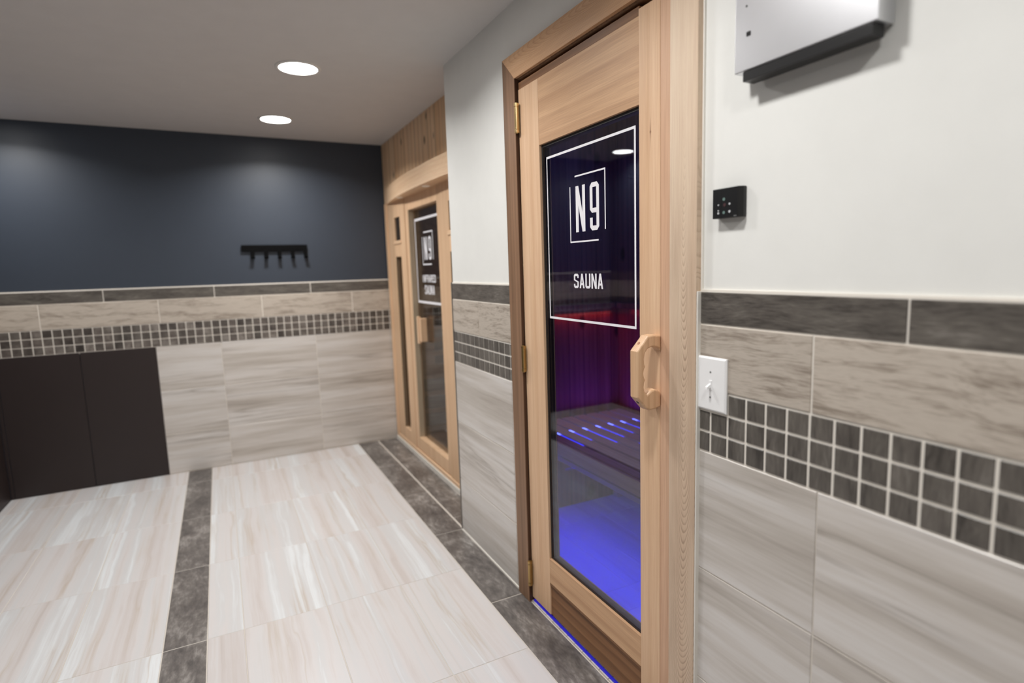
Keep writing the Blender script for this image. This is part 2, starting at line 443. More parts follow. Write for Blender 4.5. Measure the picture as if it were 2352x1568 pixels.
# sauna wall (the right hand wall) with its door opening
bm = NB()
box(bm, 0.008, 0.13, DY1, YC, 0, H)
box(bm, 0.008, 0.13, YN, DY0, 0, H)
box(bm, 0.008, 0.13, DY0, DY1, DZ, H)
wr = obj('wall_right', bm, M['wall_white']); tag(wr, 'off white wall around the sauna door with tiled lower half', 'wall', kind='structure')
def wains_right(y0, y1, tag_, offs):
    oy_f, oy_t, oy_d, oy_m = offs
    g = NB(); box(g, 0.0022, 0.0085, y0, y1, 0, T0+0.004); obj('grout_bed', g, M['grout'], wr)
    g = NB(); tiles(g, 'x', 0, 0.006, y0, y1, T1, T0, 1.22, 1, oy_d, T0, 0.004); obj('cap_tile', g, M['dark_y'], wr)
    g = NB(); tiles(g, 'x', 0, 0.006, y0, y1, T2, T1, 0.61, 1, oy_t, T1, 0.0045); obj('plank_tile', g, M['tan_y'], wr)
    g = NB(); tiles(g, 'x', 0, 0.006, y0, y1, T3, T2, 0.0515, 0.05, oy_m, T3, 0.006, 0.012); obj('mosaic_tile', g, M['mosaic_y'], wr)
    g = NB(); tiles(g, 'x', 0, 0.006, y0, y1, R1, T3, 0.625, 1, oy_f, T3, 0.0025)
    tiles(g, 'x', 0, 0.006, y0, y1, R2, R1, 0.625, 1, oy_f, R1, 0.0035)
    tiles(g, 'x', 0, 0.006, y0, y1, 0.003, R2, 0.625, 1, oy_f, R2, 0.0035); obj('field_tile', g, M['field_y'], wr)
wains_right(1.99, YC-0.004, 'far', (YC, 2.34, YC, 2.40))
wains_right(YN, 1.016, 'near', (0.70, 0.72, 0.55, 0.98))
g = NB(); box(g, -0.0025, 0.012, YC-0.006, YC+0.003, 0, T0+0.003); obj('corner_profile', g, M['edge_metal'], wr, 0.001)
g = NB(); box(g, -0.004, 0.001, 1.99, YC, 0, 0.004); box(g, -0.004, 0.001, YN, 1.0, 0, 0.004); obj('floor_caulk', g, M['caulk'], wr, 0.001)
g = NB(); box(g, -0.0105, 0.006, 1.0122, 1.0163, 0, T0); box(g, 0.002, 0.009, 1.012, 1.0165, T0, 2.05); obj('casing_caulk', g, M['caulk'], wr, 0.001)

# back wall
bm = NB(); box(bm, XL-0.1, 1.3, YB+0.008, YB+0.1, 0, H)
wb = obj('wall_back', bm, M['navy']); tag(wb, 'far wall painted dark slate blue above stone tile and mosaic', 'wall', kind='structure')
XT = -1.38
g = NB(); box(g, XL, 0.25, YB+0.0022, YB+0.0085, 0.85, T0+0.005); box(g, XT, 0.25, YB+0.0022, YB+0.0085, 0, 0.86); obj('grout_bed', g, M['grout'], wb)
g = NB(); tiles(g, 'y', YB, YB+0.006, XL, 0.24, T1, T0, 0.61, 1, -0.406, T0, 0.005); obj('cap_tile', g, M['dark_x'], wb)
g = NB(); tiles(g, 'y', YB, YB+0.006, XL, 0.24, T2, T1, 0.61, 1, -0.121, T1, 0.005); obj('plank_tile', g, M['tan_x'], wb)
g = NB(); tiles(g, 'y', YB, YB+0.006, XL, 0.24, T3, T2, 0.05, 0.05, 0.0, T3, 0.0055, 0.012); obj('mosaic_tile', g, M['mosaic_x'], wb)
g = NB()
for lo, hi in ((R1, T3), (R2, R1), (0.003, R2)):
    tiles(g, 'y', YB, YB+0.006, XT, 0.24, lo, hi, 0.61, 1, -0.395, hi, 0.003)
obj('field_tile', g, M['field_x'], wb)
g = NB(); tiles(g, 'y', YB, YB+0.007, XL, XT, 0.0, T3, 0.4, 2, XT, 0.0, 0.003); obj('lower_panel', g, M['dark_panel'], wb)

# left wall (seen in the door glass)
bm = NB(); box(bm, XL-0.1, XL-0.008, YN, YB+0.1, 0, H)
wl = obj('wall_left', bm, M['navy']); tag(wl, 'dark slate blue wall on the opposite side of the room', 'wall', kind='structure')
g = NB(); tiles(g, 'x', XL, XL-0.006, YN, YB, T1, T0, 0.61, 1, 0.1, T0, 0.005); obj('cap_tile', g, M['dark_y'], wl)
g = NB(); tiles(g, 'x', XL, XL-0.006, YN, YB, T2, T1, 0.61, 1, 0.3, T1, 0.005); obj('plank_tile', g, M['tan_y'], wl)
g = NB(); tiles(g, 'x', XL, XL-0.006, YN, YB, T3, T2, 0.05, 0.05, 0.0, T3, 0.0055, 0.012); obj('mosaic_tile', g, M['mosaic_y'], wl)
g = NB(); tiles(g, 'x', XL, XL-0.007, YN, YB, 0.0, T3, 0.4, 2, 0.1, 0.0, 0.003); obj('lower_panel', g, M['dark_panel'], wl)
bm = NB(); box(bm, XL-0.1, 1.3, YN-0.1, YN, 0, H)
tag(obj('wall_front', bm, M['wall_white']), 'off white wall behind the photographer', 'wall', kind='structure')

# planked infill above the infrared cabin
bm = NB(); box(bm, XA+0.004, XA+0.03, 2.70, YB+0.004, 1.80, H)
tag(obj('wall_alcove', bm, M['plank_v']), 'knotty vertical cedar boards filling the gap above the infrared cabin', 'wall', kind='structure')

# the sauna room behind the glass door
bm = NB(); box(bm, 0.131, 0.97, 2.62, 2.645, 0, 2.12)
tag(obj('wall_sauna_side', bm, M['pine_y']), 'knotty cedar boarded side wall inside the sauna', 'wall', kind='structure')
bm = NB(); box(bm, 0.95, 0.975, 0.9, 2.62, 0, 2.12)
tag(obj('wall_sauna_back', bm, M['pine_x']), 'knotty cedar boarded rear wall inside the sauna', 'wall', kind='structure')
bm = NB(); box(bm, 0.131, 0.975, 0.88, 0.9, 0, 2.12)
tag(obj('wall_sauna_near', bm, M['pine_y']), 'boarded near wall inside the sauna', 'wall', kind='structure')
bm = NB(); box(bm, 0.131, 0.975, 0.88, 2.645, 2.12, 2.15)
tag(obj('ceiling_sauna', bm, M['pine_x']), 'boarded sauna ceiling', 'ceiling', kind='structure')

# ------------------------------------------------------------------ door casing
CX = -0.012
cz = empty('trim_1', (0, 1.955, 0), 'cedar casing framing the sauna door, mitred at its top corner', 'door frame', kind='structure')
KI0, KI1, KO0, KO1, KB, KT = 1.107, 1.910, 1.0165, 2.002, 1.958, 2.043
bm = NB(); prism(bm, [(KI1, 0), (KO1, 0), (KO1, KT), (KI1, KB)], 'x', CX, 0.0075); o = obj('side_casing', bm, M['cedar_brown'], cz, 0.0012); o['label'] = 'dark brown hinge side casing board'
bm = NB(); prism(bm, [(KO0, 0), (KI0, 0), (KI0, KB), (KO0, KT)], 'x', CX, 0.0075); o = obj('side_casing', bm, M['cedar_cath'], cz, 0.0012); o['label'] = 'flat sawn casing board beside the light switch'
bm = NB(); prism(bm, [(KI0, KB), (KI1, KB), (KO1, KT), (KO0, KT)], 'x', CX, 0.0075); obj('head_casing', bm, M['cedar_head'], cz, 0.0012)
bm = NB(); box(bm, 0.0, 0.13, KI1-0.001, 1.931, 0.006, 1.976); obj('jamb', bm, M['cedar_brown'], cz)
bm = NB(); box(bm, 0.0, 0.13, 1.086, 1.108, 0.006, 1.976); obj('jamb', bm, M['cedar_red'], cz)
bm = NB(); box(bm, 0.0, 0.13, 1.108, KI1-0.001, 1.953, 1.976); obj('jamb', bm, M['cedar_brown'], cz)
bm = NB(); box(bm, -0.0105, 0.0445, KI1-0.0016, KI1-0.0003, 0.006, KB-0.002); o = obj('shade_strip', bm, M['shade_strip'], cz); o['label'] = 'thin strip coloured as the shade beside the hinges'
bm = NB(); box(bm, 0.046, 0.06, 1.893, KI1-0.001, 0.006, 1.953); box(bm, 0.046, 0.06, 1.108, 1.12, 0.006, 1.953); box(bm, 0.046, 0.06, 1.12, 1.893, 1.938, 1.953); obj('door_stop', bm, M['cedar_red'], cz)

# pale stone threshold
bm = NB(); tiles(bm, 'z', 0.005, -0.01, -0.002, 0.13, 1.10, 1.93, 1, 0.05, 0, 1.1, 0.002, 0.01)
tag(obj('trim_2', bm, M['stone']), 'pale stone threshold strip under the sauna door', 'threshold', kind='structure')

# ------------------------------------------------------------------ glyphs for the glass lettering
def glyph(ch, w, h, t):
    """list of convex polygons (u right, v up) of one condensed capital"""
    P = []
    R = lambda a, b, c, d: P.append([(a, c), (b, c), (b, d), (a, d)])
    k = t*0.75
    def loop(v0, v1, right=True, left=True, top=True, bot=True):
        """chamfered ring between v0 and v1"""
        if left: R(0, t, v0+(k if bot else 0), v1-(k if top else 0))
        if right: R(w-t, w, v0+(k if bot else 0), v1-(k if top else 0))
        if top:
            R(k, w-k, v1-t, v1)
            P.append([(0, v1-k), (t, v1-k), (k+t*0.5, v1-t), (k, v1)])
            P.append([(w, v1-k), (w-k, v1), (w-k-t*0.5, v1-t), (w-t, v1-k)])
        if bot:
            R(k, w-k, v0, v0+t)
            P.append([(0, v0+k), (k, v0), (k+t*0.5, v0+t), (t, v0+k)])
            P.append([(w, v0+k), (w-t, v0+k), (w-k-t*0.5, v0+t), (w-k, v0)])
    if ch == 'N':
        R(0, t, 0, h); R(w-t, w, 0, h); P.append([(0, h), (t*1.05, h), (w, 0), (w-t*1.05, 0)])
    elif ch == 'A':
        m = w/2
        P.append([(0, 0), (t, 0), (m+t*0.45, h), (m-t*0.55, h)])
        P.append([(w-t, 0), (w, 0), (m+t*0.55, h), (m-t*0.45, h)])
        R(w*0.22, w*0.78, h*0.22, h*0.22+t*0.85)
    elif ch == 'U':
        loop(0, h, top=False)
    elif ch == 'I':
        R(w/2-t/2, w/2+t/2, 0, h)
    elif ch == 'S':
        m = h*0.5
        R(0, t, m+t*0.3, h-k); R(w-t, w, h*0.70, h-k); R(k, w-k, h-t, h)
        R(w-t, w, k, m-t*0.3); R(0, t, k, h*0.30); R(k, w-k, 0, t)
        P.append([(0, h-k), (t, h-k), (k+t*0.5, h-t), (k, h)]); P.append([(w, h-k), (w-k, h), (w-k-t*0.5, h-t), (w-t, h-k)])
        P.append([(0, k), (k, 0), (k+t*0.5, t), (t, k)]); P.append([(w, k), (w-t, k), (w-k-t*0.5, t), (w-k, 0)])
        P.append([(0, m+t*0.3), (t, m+t*0.6), (w, m-t*0.3), (w-t, m-t*0.6)])
    elif ch == '9':
        loop(h*0.37, h, True, True)
        R(w-t, w, k, h*0.45); R(0, t, k, h*0.27); R(k, w-k, 0, t)
        P.append([(0, k), (k, 0), (k+t*0.5, t), (t, k)]); P.append([(w, k), (w-t, k), (w-k-t*0.5, t), (w-k, 0)])
    elif ch == 'F':
        R(0, t, 0, h); R(0, w, h-t, h); R(0, w*0.85, h*0.47, h*0.47+t)
    elif ch == 'E':
        R(0, t, 0, h); R(0, w, h-t, h); R(0, w*0.85, h*0.47, h*0.47+t); R(0, w, 0, t)
    elif ch == 'D':
        loop(0, h); R(0, k+t*0.5, 0, t); R(0, k+t*0.5, h-t, h)
    elif ch == 'R':
        loop(h*0.44, h); R(0, t, 0, h); R(0, k+t*0.5, h-t, h)
        P.append([(w-t, 0), (w, 0), (w-t*0.3, h*0.47), (w-t*1.3, h*0.47)])
    return P

def text(bm, s, y_left, y_right, z0, z1, x, tfrac=0.30, gapf=0.22, th=0.0003):
    n = len(s); span = y_left - y_right
    w = span / (n + (n-1)*gapf); h = z1 - z0; t = w*tfrac
    for i, ch in enumerate(s):
        y = y_left - i*w*(1+gapf)
        for k, poly in enumerate(glyph(ch, w, h, t)):
            prism(bm, [(y-u, z0+v) for u, v in poly], 'x', x-th-k*1.5e-5, x-k*1.5e-5)

def frame_lines(bm, rects, x, th=0.0003):
    for k, (ya, yb, za, zb) in enumerate(rects): box(bm, x-th-k*1.5e-5, x-k*1.5e-5, ya, yb, za, zb)

def logo(bm, yl, yr, zb, zt, x, lw):
    """bracketed box round the letters: left/bottom angle and top/right angle"""
    W = yl-yr; Hh = zt-zb
    frame_lines(bm, [(yl-lw, yl, zb, zt-Hh*0.15), (yr+W*0.19, yl, zb, zb+lw),
                     (yr, yl-W*0.16, zt-lw, zt), (yr, yr+lw, zb+Hh*0.155, zt)], x)
    h0, h1 = zb+Hh*0.155, zt-Hh*0.16
    nl, nr = yl-W*0.18, yl-W*0.45
    for ch, a, b in (('N', nl, nr), ('9', yl-W*0.585, yl-W*0.83)):
        w = a-b
        for k, poly in enumerate(glyph(ch, w, h1-h0, w*0.29)): prism(bm, [(a-u, h0+v) for u, v in poly], 'x', x-0.0003-k*1.5e-5, x-k*1.5e-5)

# ------------------------------------------------------------------ the sauna door
door = empty('door_1', (0, 1.904, 0.02), 'glazed cedar sauna door with wooden pull, closest to the camera', 'door', kind='structure')
GY0, GY1, GZ0, GZ1 = 1.237, 1.763, 0.244, 1.706
DL, DR, DB, DT = 1.904, 1.112, 0.023, 1.943
bm = NB(); box(bm, 0, 0.044, GY1, DL, DB, 1.919); obj('stile', bm, M['cedar_v'], door, 0.0015)
bm = NB(); box(bm, 0, 0.044, 1.156, GY0, DB, 1.935); obj('stile', bm, M['cedar_v'], door, 0.0012)
bm = NB(); box(bm, 0.0007, 0.044, DR, 1.1555, DB, 1.935); o = obj('edge_strip', bm, M['cedar_red'], door, 0.0012)
bm = NB(); box(bm, 0.0005, 0.044, GY0, GY1, GZ1, 1.919); obj('top_rail', bm, M['cedar_rail'], door, 0.001)
bm = NB(); box(bm, 0.002, 0.044, GY0, DL, 1.9195, DT); obj('top_strip', bm, M['cedar_rail_dark'], door, 0.001)
bm = NB(); box(bm, 0.0, 0.044, GY0, GY1, 0.150, GZ0); obj('bottom_rail', bm, M['cedar_rail'], door, 0.0015)
bm = NB(); box(bm, 0.005, 0.044, GY0, GY1, DB, 0.1495); prism(bm, [(0.0, 0.142), (0.006, 0.142), (0.006, 0.150), (0.0, 0.150)], 'y', GY0, GY1); o = obj('kick_panel', bm, M['cedar_rail_dark'], door, 0.001); o['label'] = 'darker brown bottom board'
# black glazing gasket just inside the frame, then the pane
GXF = 0.010
bm = NB(); gw = 0.009
for (a, b, c, d) in ((GY1-gw, GY1, GZ0, GZ1), (GY0, GY0+gw, GZ0, GZ1), (GY0+gw, GY1-gw, GZ0, GZ0+0.006), (GY0+gw, GY1-gw, GZ1-gw, GZ1)):
    box(bm, GXF-0.001, 0.034, a, b, c, d)
obj('gasket', bm, M['gasket'], door)
bm = NB(); box(bm, GXF, GXF+0.005, GY0+gw, GY1-gw, GZ0+0.006, GZ1-gw)
pane = obj('glass_pane', bm, M['glass_main'], door)
XD = GXF-0.0003
bm = NB(); lw = 0.0072
yl, yr, zb, zt = 1.7325, 1.2625, 1.128, 1.662
frame_lines(bm, [(yl-lw*0.7, yl, zb, zt), (yr, yr+lw*0.95, zb, zt), (yr, yl, zt-lw, zt), (yr, yl, zb, zb+lw)], XD)
obj('decal_border', bm, M['decal'], pane)
bm = NB(); logo(bm, 1.592, 1.400, 1.375, 1.5775, XD, 0.0046); obj('decal_logo', bm, M['decal'], pane)
bm = NB(); text(bm, 'SAUNA', 1.5755, 1.4174, 1.234, 1.279, XD, 0.27, 0.2); obj('decal_lettering', bm, M['decal'], pane)
bm = NB(); box(bm, 0.003, 0.010, 1.115, 1.90, 0.0055, 0.0125)  # glowing bar added as the light that leaks under the door
tag(obj('light_leak', bm, M['leak_glow']), 'added glowing bar for the blue light leaking under the sauna door', 'light strip')
# three butt hinges
for z0, z1, mt in ((1.772, 1.872, 'brass'), (0.920, 1.016, 'brass_dull'), (0.076, 0.176, 'brass_dull')):
    bm = NB(); cy = 1.8985; r = 0.0075; cxh = -0.0125
    cyl(bm, (cxh, cy, 0), 'z', r, z0+0.012, z1-0.012, 20)
    cyl(bm, (cxh, cy, 0), 'z', r*1.1, z0, z0+0.011, 20); cyl(bm, (cxh, cy, 0), 'z', r*1.1, z1-0.011, z1, 20)
    cyl(bm, (cxh, cy, 0), 'z', r*0.7, z1, z1+0.002, 20); cyl(bm, (cxh, cy, 0), 'z', r*0.7, z0-0.002, z0, 20)
    box(bm, -0.012, -0.0003, 1.8975, 1.8995, z0, z1)
    obj('hinge', bm, M[mt], door, 0.0006)
# wooden pull handle: outline in the x-z plane, cut out by an arched opening with finger grooves
out = [(0.0, 1.122), (-0.022, 1.1255), (-0.042, 1.124), (-0.0775, 1.087), (-0.0775, 0.969), (-0.050, 0.938), (-0.038, 0.931), (-0.018, 0.932), (0.0, 0.937)]
inn = [(0.0, 0.972), (-0.008, 0.981), (-0.020, 0.985), (-0.034, 0.982), (-0.044, 0.974), (-0.052, 0.984), (-0.0545, 0.994), (-0.0525, 1.006), (-0.0475, 1.0125), (-0.0525, 1.018), (-0.0555, 1.029), (-0.0525, 1.041), (-0.0475, 1.047), (-0.0525, 1.053), (-0.0535, 1.066), (-0.0505, 1.080), (-0.042, 1.0905), (-0.030, 1.0945), (-0.016, 1.093), (-0.006, 1.088), (0.0, 1.081)]
bm = NB()
hy0, hy1 = 1.151, 1.181
poly = out + inn
def inset(pl, d):
    r = []; n = len(pl)
    ar = sum(pl[i][0]*pl[(i+1) % n][1]-pl[(i+1) % n][0]*pl[i][1] for i in range(n))
    sg = 1 if ar > 0 else -1
    for i in range(n):
        p, q, w_ = Vector(pl[i-1]), Vector(pl[i]), Vector(pl[(i+1) % n])
        e1, e2 = (q-p).normalized(), (w_-q).normalized()
        n1, n2 = Vector((-e1.y, e1.x))*sg, Vector((-e2.y, e2.x))*sg
        b = n1+n2; b = b/max(0.5, b.dot(n1)) if b.length > 1e-6 else n1
        r.append((q.x+b.x*d, q.y+b.y*d))
    return r
from mathutils.geometry import tessellate_polygon
lay = [(hy0, 0.0042), (hy0+0.0014, 0.0017), (hy0+0.0045, 0.0), (hy1-0.0045, 0.0), (hy1-0.0014, 0.0017), (hy1, 0.0042)]
loops = [[bm.verts.new((x, y, z)) for x, z in inset(poly, d)] for y, d in lay]
for A, B in zip(loops, loops[1:]):
    for i in range(len(A)): bm.faces.new((A[i], A[(i+1) % len(A)], B[(i+1) % len(A)], B[i]))
for L_, (y, d) in ((loops[0], lay[0]), (loops[-1], lay[-1])):
    for t in tessellate_polygon([[Vector((v.co.x, v.co.z, 0)) for v in L_]]): bm.faces.new([L_[k] for k in t])
hd = obj('door_handle', bm, M['cedar_handle'], door); hd['label'] = 'pale chunky wooden pull handle'
def plug(px, pz, nx, nz):
    b = NB(); cyl(b, (0, 0, 0), 'z', 0.0042, -0.002, 0.0007, 16)
    n = Vector((nx, 0, nz)).normalized()
    q = Vector((0, 0, 1)).rotation_difference(n).to_matrix().to_4x4()
    bmesh.ops.transform(b, matrix=Matrix.Translation((px, 1.166, pz)) @ q, verts=b.verts)
    return b
obj('screw_plug', plug(-0.0598, 1.1055, -0.72, 0.69), M['wood_plug'], hd)
obj('screw_plug', plug(-0.0640, 0.9535, -0.74, -0.66), M['black'], hd)

# ------------------------------------------------------------------ inside the sauna: bench, lights
bench = empty('sauna_bench', (0.64, 1.9, 0), 'slatted cedar bench with blue light shining through the gaps, behind the glass door', 'bench')
BZ = 0.50
gaps = [0.41 + 0.0777*i for i in range(7)]
edges = [0.355] + gaps + [0.948]
BY0, BY1 = 1.05, 2.615
for i in range(len(edges)-1):
    a = edges[i] + (0.008 if i else 0.0); b = edges[i+1] - (0.008 if i < len(edges)-2 else 0.0)
    bm = NB(); box(bm, a, b, BY0, BY1, BZ-0.026, BZ); obj('slat', bm, M['bench'], bench, 0.003)
bm = NB(); box(bm, 0.336, 0.3545, BY0, BY1, BZ-0.060, BZ-0.002); obj('fascia', bm, M['bench'], bench, 0.003)
for y in (1.10, 1.68, 2.21):
    bm = NB(); box(bm, 0.356, 0.94, y, y+0.04, BZ-0.066, BZ-0.027); obj('crossbar', bm, M['bench'], bench, 0.003)
for x in (0.37, 0.90):
    for y in (1.10, 2.57):
        bm = NB(); box(bm, x, x+0.04, y, y+0.04, 0, BZ-0.067); obj('leg', bm, M['bench'], bench, 0.003)
for i, gx in enumerate(gaps):  # glowing bars added as the blue light shining up through the gaps
    L = (0.20, 0.15, 0.24, 0.19, 0.16, 0.2, 0.2)[i]
    bm = NB(); box(bm, gx-0.0045, gx+0.0045, 2.36-L, 2.36, BZ-0.012, BZ-0.004); obj('gap_glow', bm, M['gap_glow_dim'], bench)
    bm = NB(); box(bm, gx-0.0045, gx+0.0045, 2.362, 2.40, BZ-0.012, BZ-0.003); obj('gap_glow', bm, M['gap_glow_bright'], bench)
    if i > 2:
        bm = NB(); box(bm, gx-0.004, gx+0.004, 1.98, 2.06, BZ-0.014, BZ-0.006); obj('gap_glow', bm, M['gap_glow_dim'], bench)
bk = empty('light_shelf', (0.64, 2.6, 1.04), 'narrow cedar shelf glowing red below, on the walls inside the sauna', 'shelf')
bm = NB(); box(bm, 0.20, 0.948, 2.585, 2.619, 1.07, 1.10); obj('board', bm, M['pine_y'], bk, 0.003)
bm = NB(); box(bm, 0.915, 0.9485, 0.95, 2.585, 1.07, 1.10); obj('board', bm, M['pine_y'], bk, 0.003)
def lamp(name, loc, rot, sx, sy, power, color, spread=180):
    L = bpy.data.lights.new(name, 'AREA'); L.shape = 'RECTANGLE'; L.size = sx; L.size_y = sy; L.energy = power; L.color = color; L.spread = math.radians(spread)
    o = bpy.data.objects.new(name, L); COL.objects.link(o); o.location = loc; o.rotation_euler = rot; return o
bm = NB(); box(bm, 0.34, 0.37, 1.1, 2.55, BZ-0.090, BZ-0.070)
st = obj('led_strip', bm, M['led_strip']); tag(st, 'blue light strip fixed under the front edge of the sauna bench', 'light strip')
lamp('bench_light', (0.355, 1.85, BZ-0.094), (0, 0, 0), 0.03, 1.4, 6.2, (0.0, 0.004, 1.0), 150)
lamp('bench_light_rear', (0.70, 2.40, 0.30), (math.radians(180), 0, 0), 0.5, 0.03, 1.8, (0.01, 0.01, 1.0), 170)
lamp('backrest_light', (0.55, 2.600, 1.066), (math.radians(-12), 0, 0), 0.7, 0.01, 0.30, (1.0, 0.10, 0.04), 150)
lamp('backrest_light_rear', (0.930, 1.8, 1.066), (0, math.radians(-12), 0), 0.02, 1.4, 0.20, (0.75, 0.05, 0.25), 150)
lamp('ceiling_fill', (0.55, 1.9, 2.10), (0, 0, 0), 0.3, 0.8, 5.0, (0.03, 0.11, 1.0), 170)  # added fill lamp, tints the upper sauna walls blue
lamp('wall_fill_rear', (0.85, 2.1, 0.515), (math.radians(180), 0, 0), 0.12, 0.8, 1.6, (0.03, 0.02, 1.0), 170)  # added lamp to strengthen the blue on the rear wall
lamp('wall_fill', (0.62, 2.50, 0.515), (math.radians(180), 0, 0), 0.6, 0.12, 0.9, (0.12, 0.03, 1.0), 170)  # added uplight, stands in for blue light rising from the bench

# ------------------------------------------------------------------ infrared cabin in the alcove
cab = empty('infrared_sauna', (XA, 3.55, 0), 'light wooden infrared sauna cabin built into the alcove at the far end', 'sauna cabin')
CY0, CY1 = 2.71, 4.432
ZT = 1.795
PD = 0.035
def panel(y0, y1, holes):
    """front panel between y0..y1 with rectangular window holes (ya, yb, za, zb), all sharing the same ya, yb"""
    b = NB(); ya, yb = holes[0][0], holes[0][1]
    box(b, XA, XA+PD, y0, ya, 0.055, ZT); box(b, XA, XA+PD, yb, y1, 0.055, ZT)
    z = 0.055
    for (_, _, za, zb_) in sorted(holes, key=lambda q: q[2]):
        box(b, XA, XA+PD, ya, yb, z, za); z = zb_
    box(b, XA, XA+PD, ya, yb, z, ZT)
    return b
obj('side_panel', panel(3.935, CY1, [(4.06, 4.205, 0.145, 1.40), (4.06, 4.205, 1.515, 1.675)]), M['hem_v'], cab, 0.002)
obj('side_panel', panel(CY0, 3.235, [(2.90, 3.085, 0.145, 1.40), (2.90, 3.085, 1.515, 1.675)]), M['hem_v'], cab, 0.002)
for a, b_ in ((4.06, 4.205), (2.90, 3.085)):
    bm = NB(); box(bm, XA+0.022, XA+0.027, a, b_, 0.145, 1.40); o = obj('window_pane', bm, M['glass_ir'], cab)
    bm = NB(); box(bm, XA+0.012, XA+0.030, a, b_, 1.515, 1.675); o = obj('vent_insert', bm, M['black'], cab)
    bm = NB(); box(bm, XA-0.006, XA-0.0005, a-0.02, b_+0.02, 1.490, 1.512); obj('vent_ledge', bm, M['hem_h'], cab, 0.002)
for y in (4.205, 3.085):
    bm = NB(); box(bm, XA+0.002, XA+0.0215, y-0.0025, y-0.0002, 0.146, 1.399); o = obj('rebate_strip', bm, M['hem_dark'], cab)
# corner post against the back wall
bm = NB(); box(bm, XA-0.006, XA, 4.375, CY1, 0.055, ZT); obj('corner_post', bm, M['hem_v'], cab, 0.001)
# door of the cabin
IL, IR, GZB, GZTT = 3.86, 3.285, 0.150, 1.698
bm = NB()
box(bm, XA+0.003, XA+0.052, IL, 3.928, 0.062, 1.79); box(bm, XA+0.003, XA+0.052, 3.243, IR, 0.062, 1.79)
box(bm, XA+0.003, XA+0.052, IR, IL, 0.062, GZB); box(bm, XA+0.003, XA+0.052, IR, IL, GZTT, 1.79)
cd = obj('door', bm, M['hem_v'], cab, 0.002)
bm = NB(); box(bm, XA+0.0035, XA+0.0395, IL-0.003, IL-0.0002, GZB, GZTT); o = obj('rebate_strip', bm, M['hem_side'], cd)
GI = XA+0.040
bm = NB(); box(bm, GI, GI+0.008, IR, IL, GZB, GZTT); ip = obj('glass_pane', bm, M['glass_ir'], cd)
XI = GI-0.0004
bm = NB(); lw = 0.015
yl, yr, zb, zt = 3.842, 3.302, 1.086, 1.637
frame_lines(bm, [(yl-lw*0.8, yl, zb, zt), (yr, yr+lw*0.8, zb, zt), (yr, yl, zt-lw, zt), (yr, yl, zb, zb+lw)], XI)
obj('decal_border', bm, M['decal'], cd)
bm = NB(); logo(bm, 3.70, 3.487, 1.334, 1.545, XI, 0.008); obj('decal_logo', bm, M['decal'], cd)
bm = NB(); text(bm, 'INFRARED', 3.732, 3.466, 1.224, 1.271, XI, 0.28, 0.2); text(bm, 'SAUNA', 3.688, 3.496, 1.147, 1.205, XI, 0.28, 0.2); obj('decal_lettering', bm, M['decal'], cd)
bm = NB(); box(bm, XA-0.004, GI-0.001, 3.682, 3.712, 0.835, 0.990); box(bm, XA-0.010, XA+0.010, 3.716, 3.752, 0.820, 1.0); box(bm, XA+0.004, XA+0.010, 3.70, 3.73, 0.86, 0.96)
h2 = obj('handle', bm, M['hem_v'], cd, 0.004); h2['label'] = 'blocky wooden door grip'
# bowed valance with two small downlights
N = 40; yc_, half, sag, ylo = 3.33, 1.03, 0.078, 2.70
front = []
for i in range(N+1):
    y = yc_ + half - (yc_ + half - ylo)*i/N
    t = (y-yc_)/half
    front.append((XA - 0.004 - sag*(1-abs(t)**2.3), y))
bm = NB(); prism(bm, front + [(XA+0.003, ylo), (XA+0.003, yc_+half)], 'z', ZT-0.010, 1.893)
va = obj('valance', bm, M['hem_h'], cab)
va['label'] = 'bowed canopy over the cabin door'
for y in (3.90, 3.34):
    bm = NB(); ring(bm, XA-0.036, y, 0.017, 0.024, ZT-0.0135, ZT-0.0095, 24); cyl(bm, (XA-0.036, y, 0), 'z', 0.017, ZT-0.0125, ZT-0.0101, 24)
    obj('downlight', bm, M['spot_lens'], va)
bm = NB(); box(bm, XA-0.004, XA+0.04, CY0, CY1, 0.028, 0.054); obj('base_sill', bm, M['hem_h'], cab, 0.002)
bm = NB(); box(bm, XA-0.008, XA+0.04, CY0, CY1, 0.0, 0.028); o = obj('base_trim', bm, M['caulk'], cab, 0.003); o['label'] = 'white base strip'
# inside of the cabin
bm = NB()
box(bm, XA+PD+0.02, 1.16, CY1-0.02, CY1, 0.04, 1.9); box(bm, XA+PD+0.02, 1.16, CY0, CY0+0.02, 0.04, 1.9)
box(bm, 1.14, 1.16, CY0+0.02, CY1-0.02, 0.04, 1.9); box(bm, XA+PD+0.02, 1.16, CY0, CY1, 1.9, 1.92); box(bm, XA+0.04, 1.16, CY0, CY1, 0.02, 0.04)
obj('lining', bm, M['cabin_in'], cab)
bm = NB(); box(bm, 0.66, 1.14, CY0+0.02, CY1-0.02, 0.50, 0.53); obj('bench_seat', bm, M['cabin_in'], cab, 0.003)
bm = NB()
for z in (0.06, 0.17, 0.29, 0.41): box(bm, 0.672, 0.69, CY0+0.02, CY1-0.02, z, z+0.03)
obj('bench_front_slats', bm, M['hem_h'], cab)
bm = NB(); box(bm, 0.70, 0.72, CY0+0.03, CY1-0.03, 0.05, 0.48); obj('bench_heater', bm, M['heater'], cab)
for z in (0.946, 0.858, 0.771, 0.669, 0.561):
    bm = NB(); box(bm, 0.485, 0.80, CY1-0.0315, CY1-0.0205, z, z+0.062); obj('wall_heater', bm, M['heater'], cab)
for z in (0.346, 0.207, 0.070):
    bm = NB(); box(bm, 0.38, 0.655, CY1-0.0315, CY1-0.0205, z, z+0.095); obj('wall_heater', bm, M['heater'], cab)
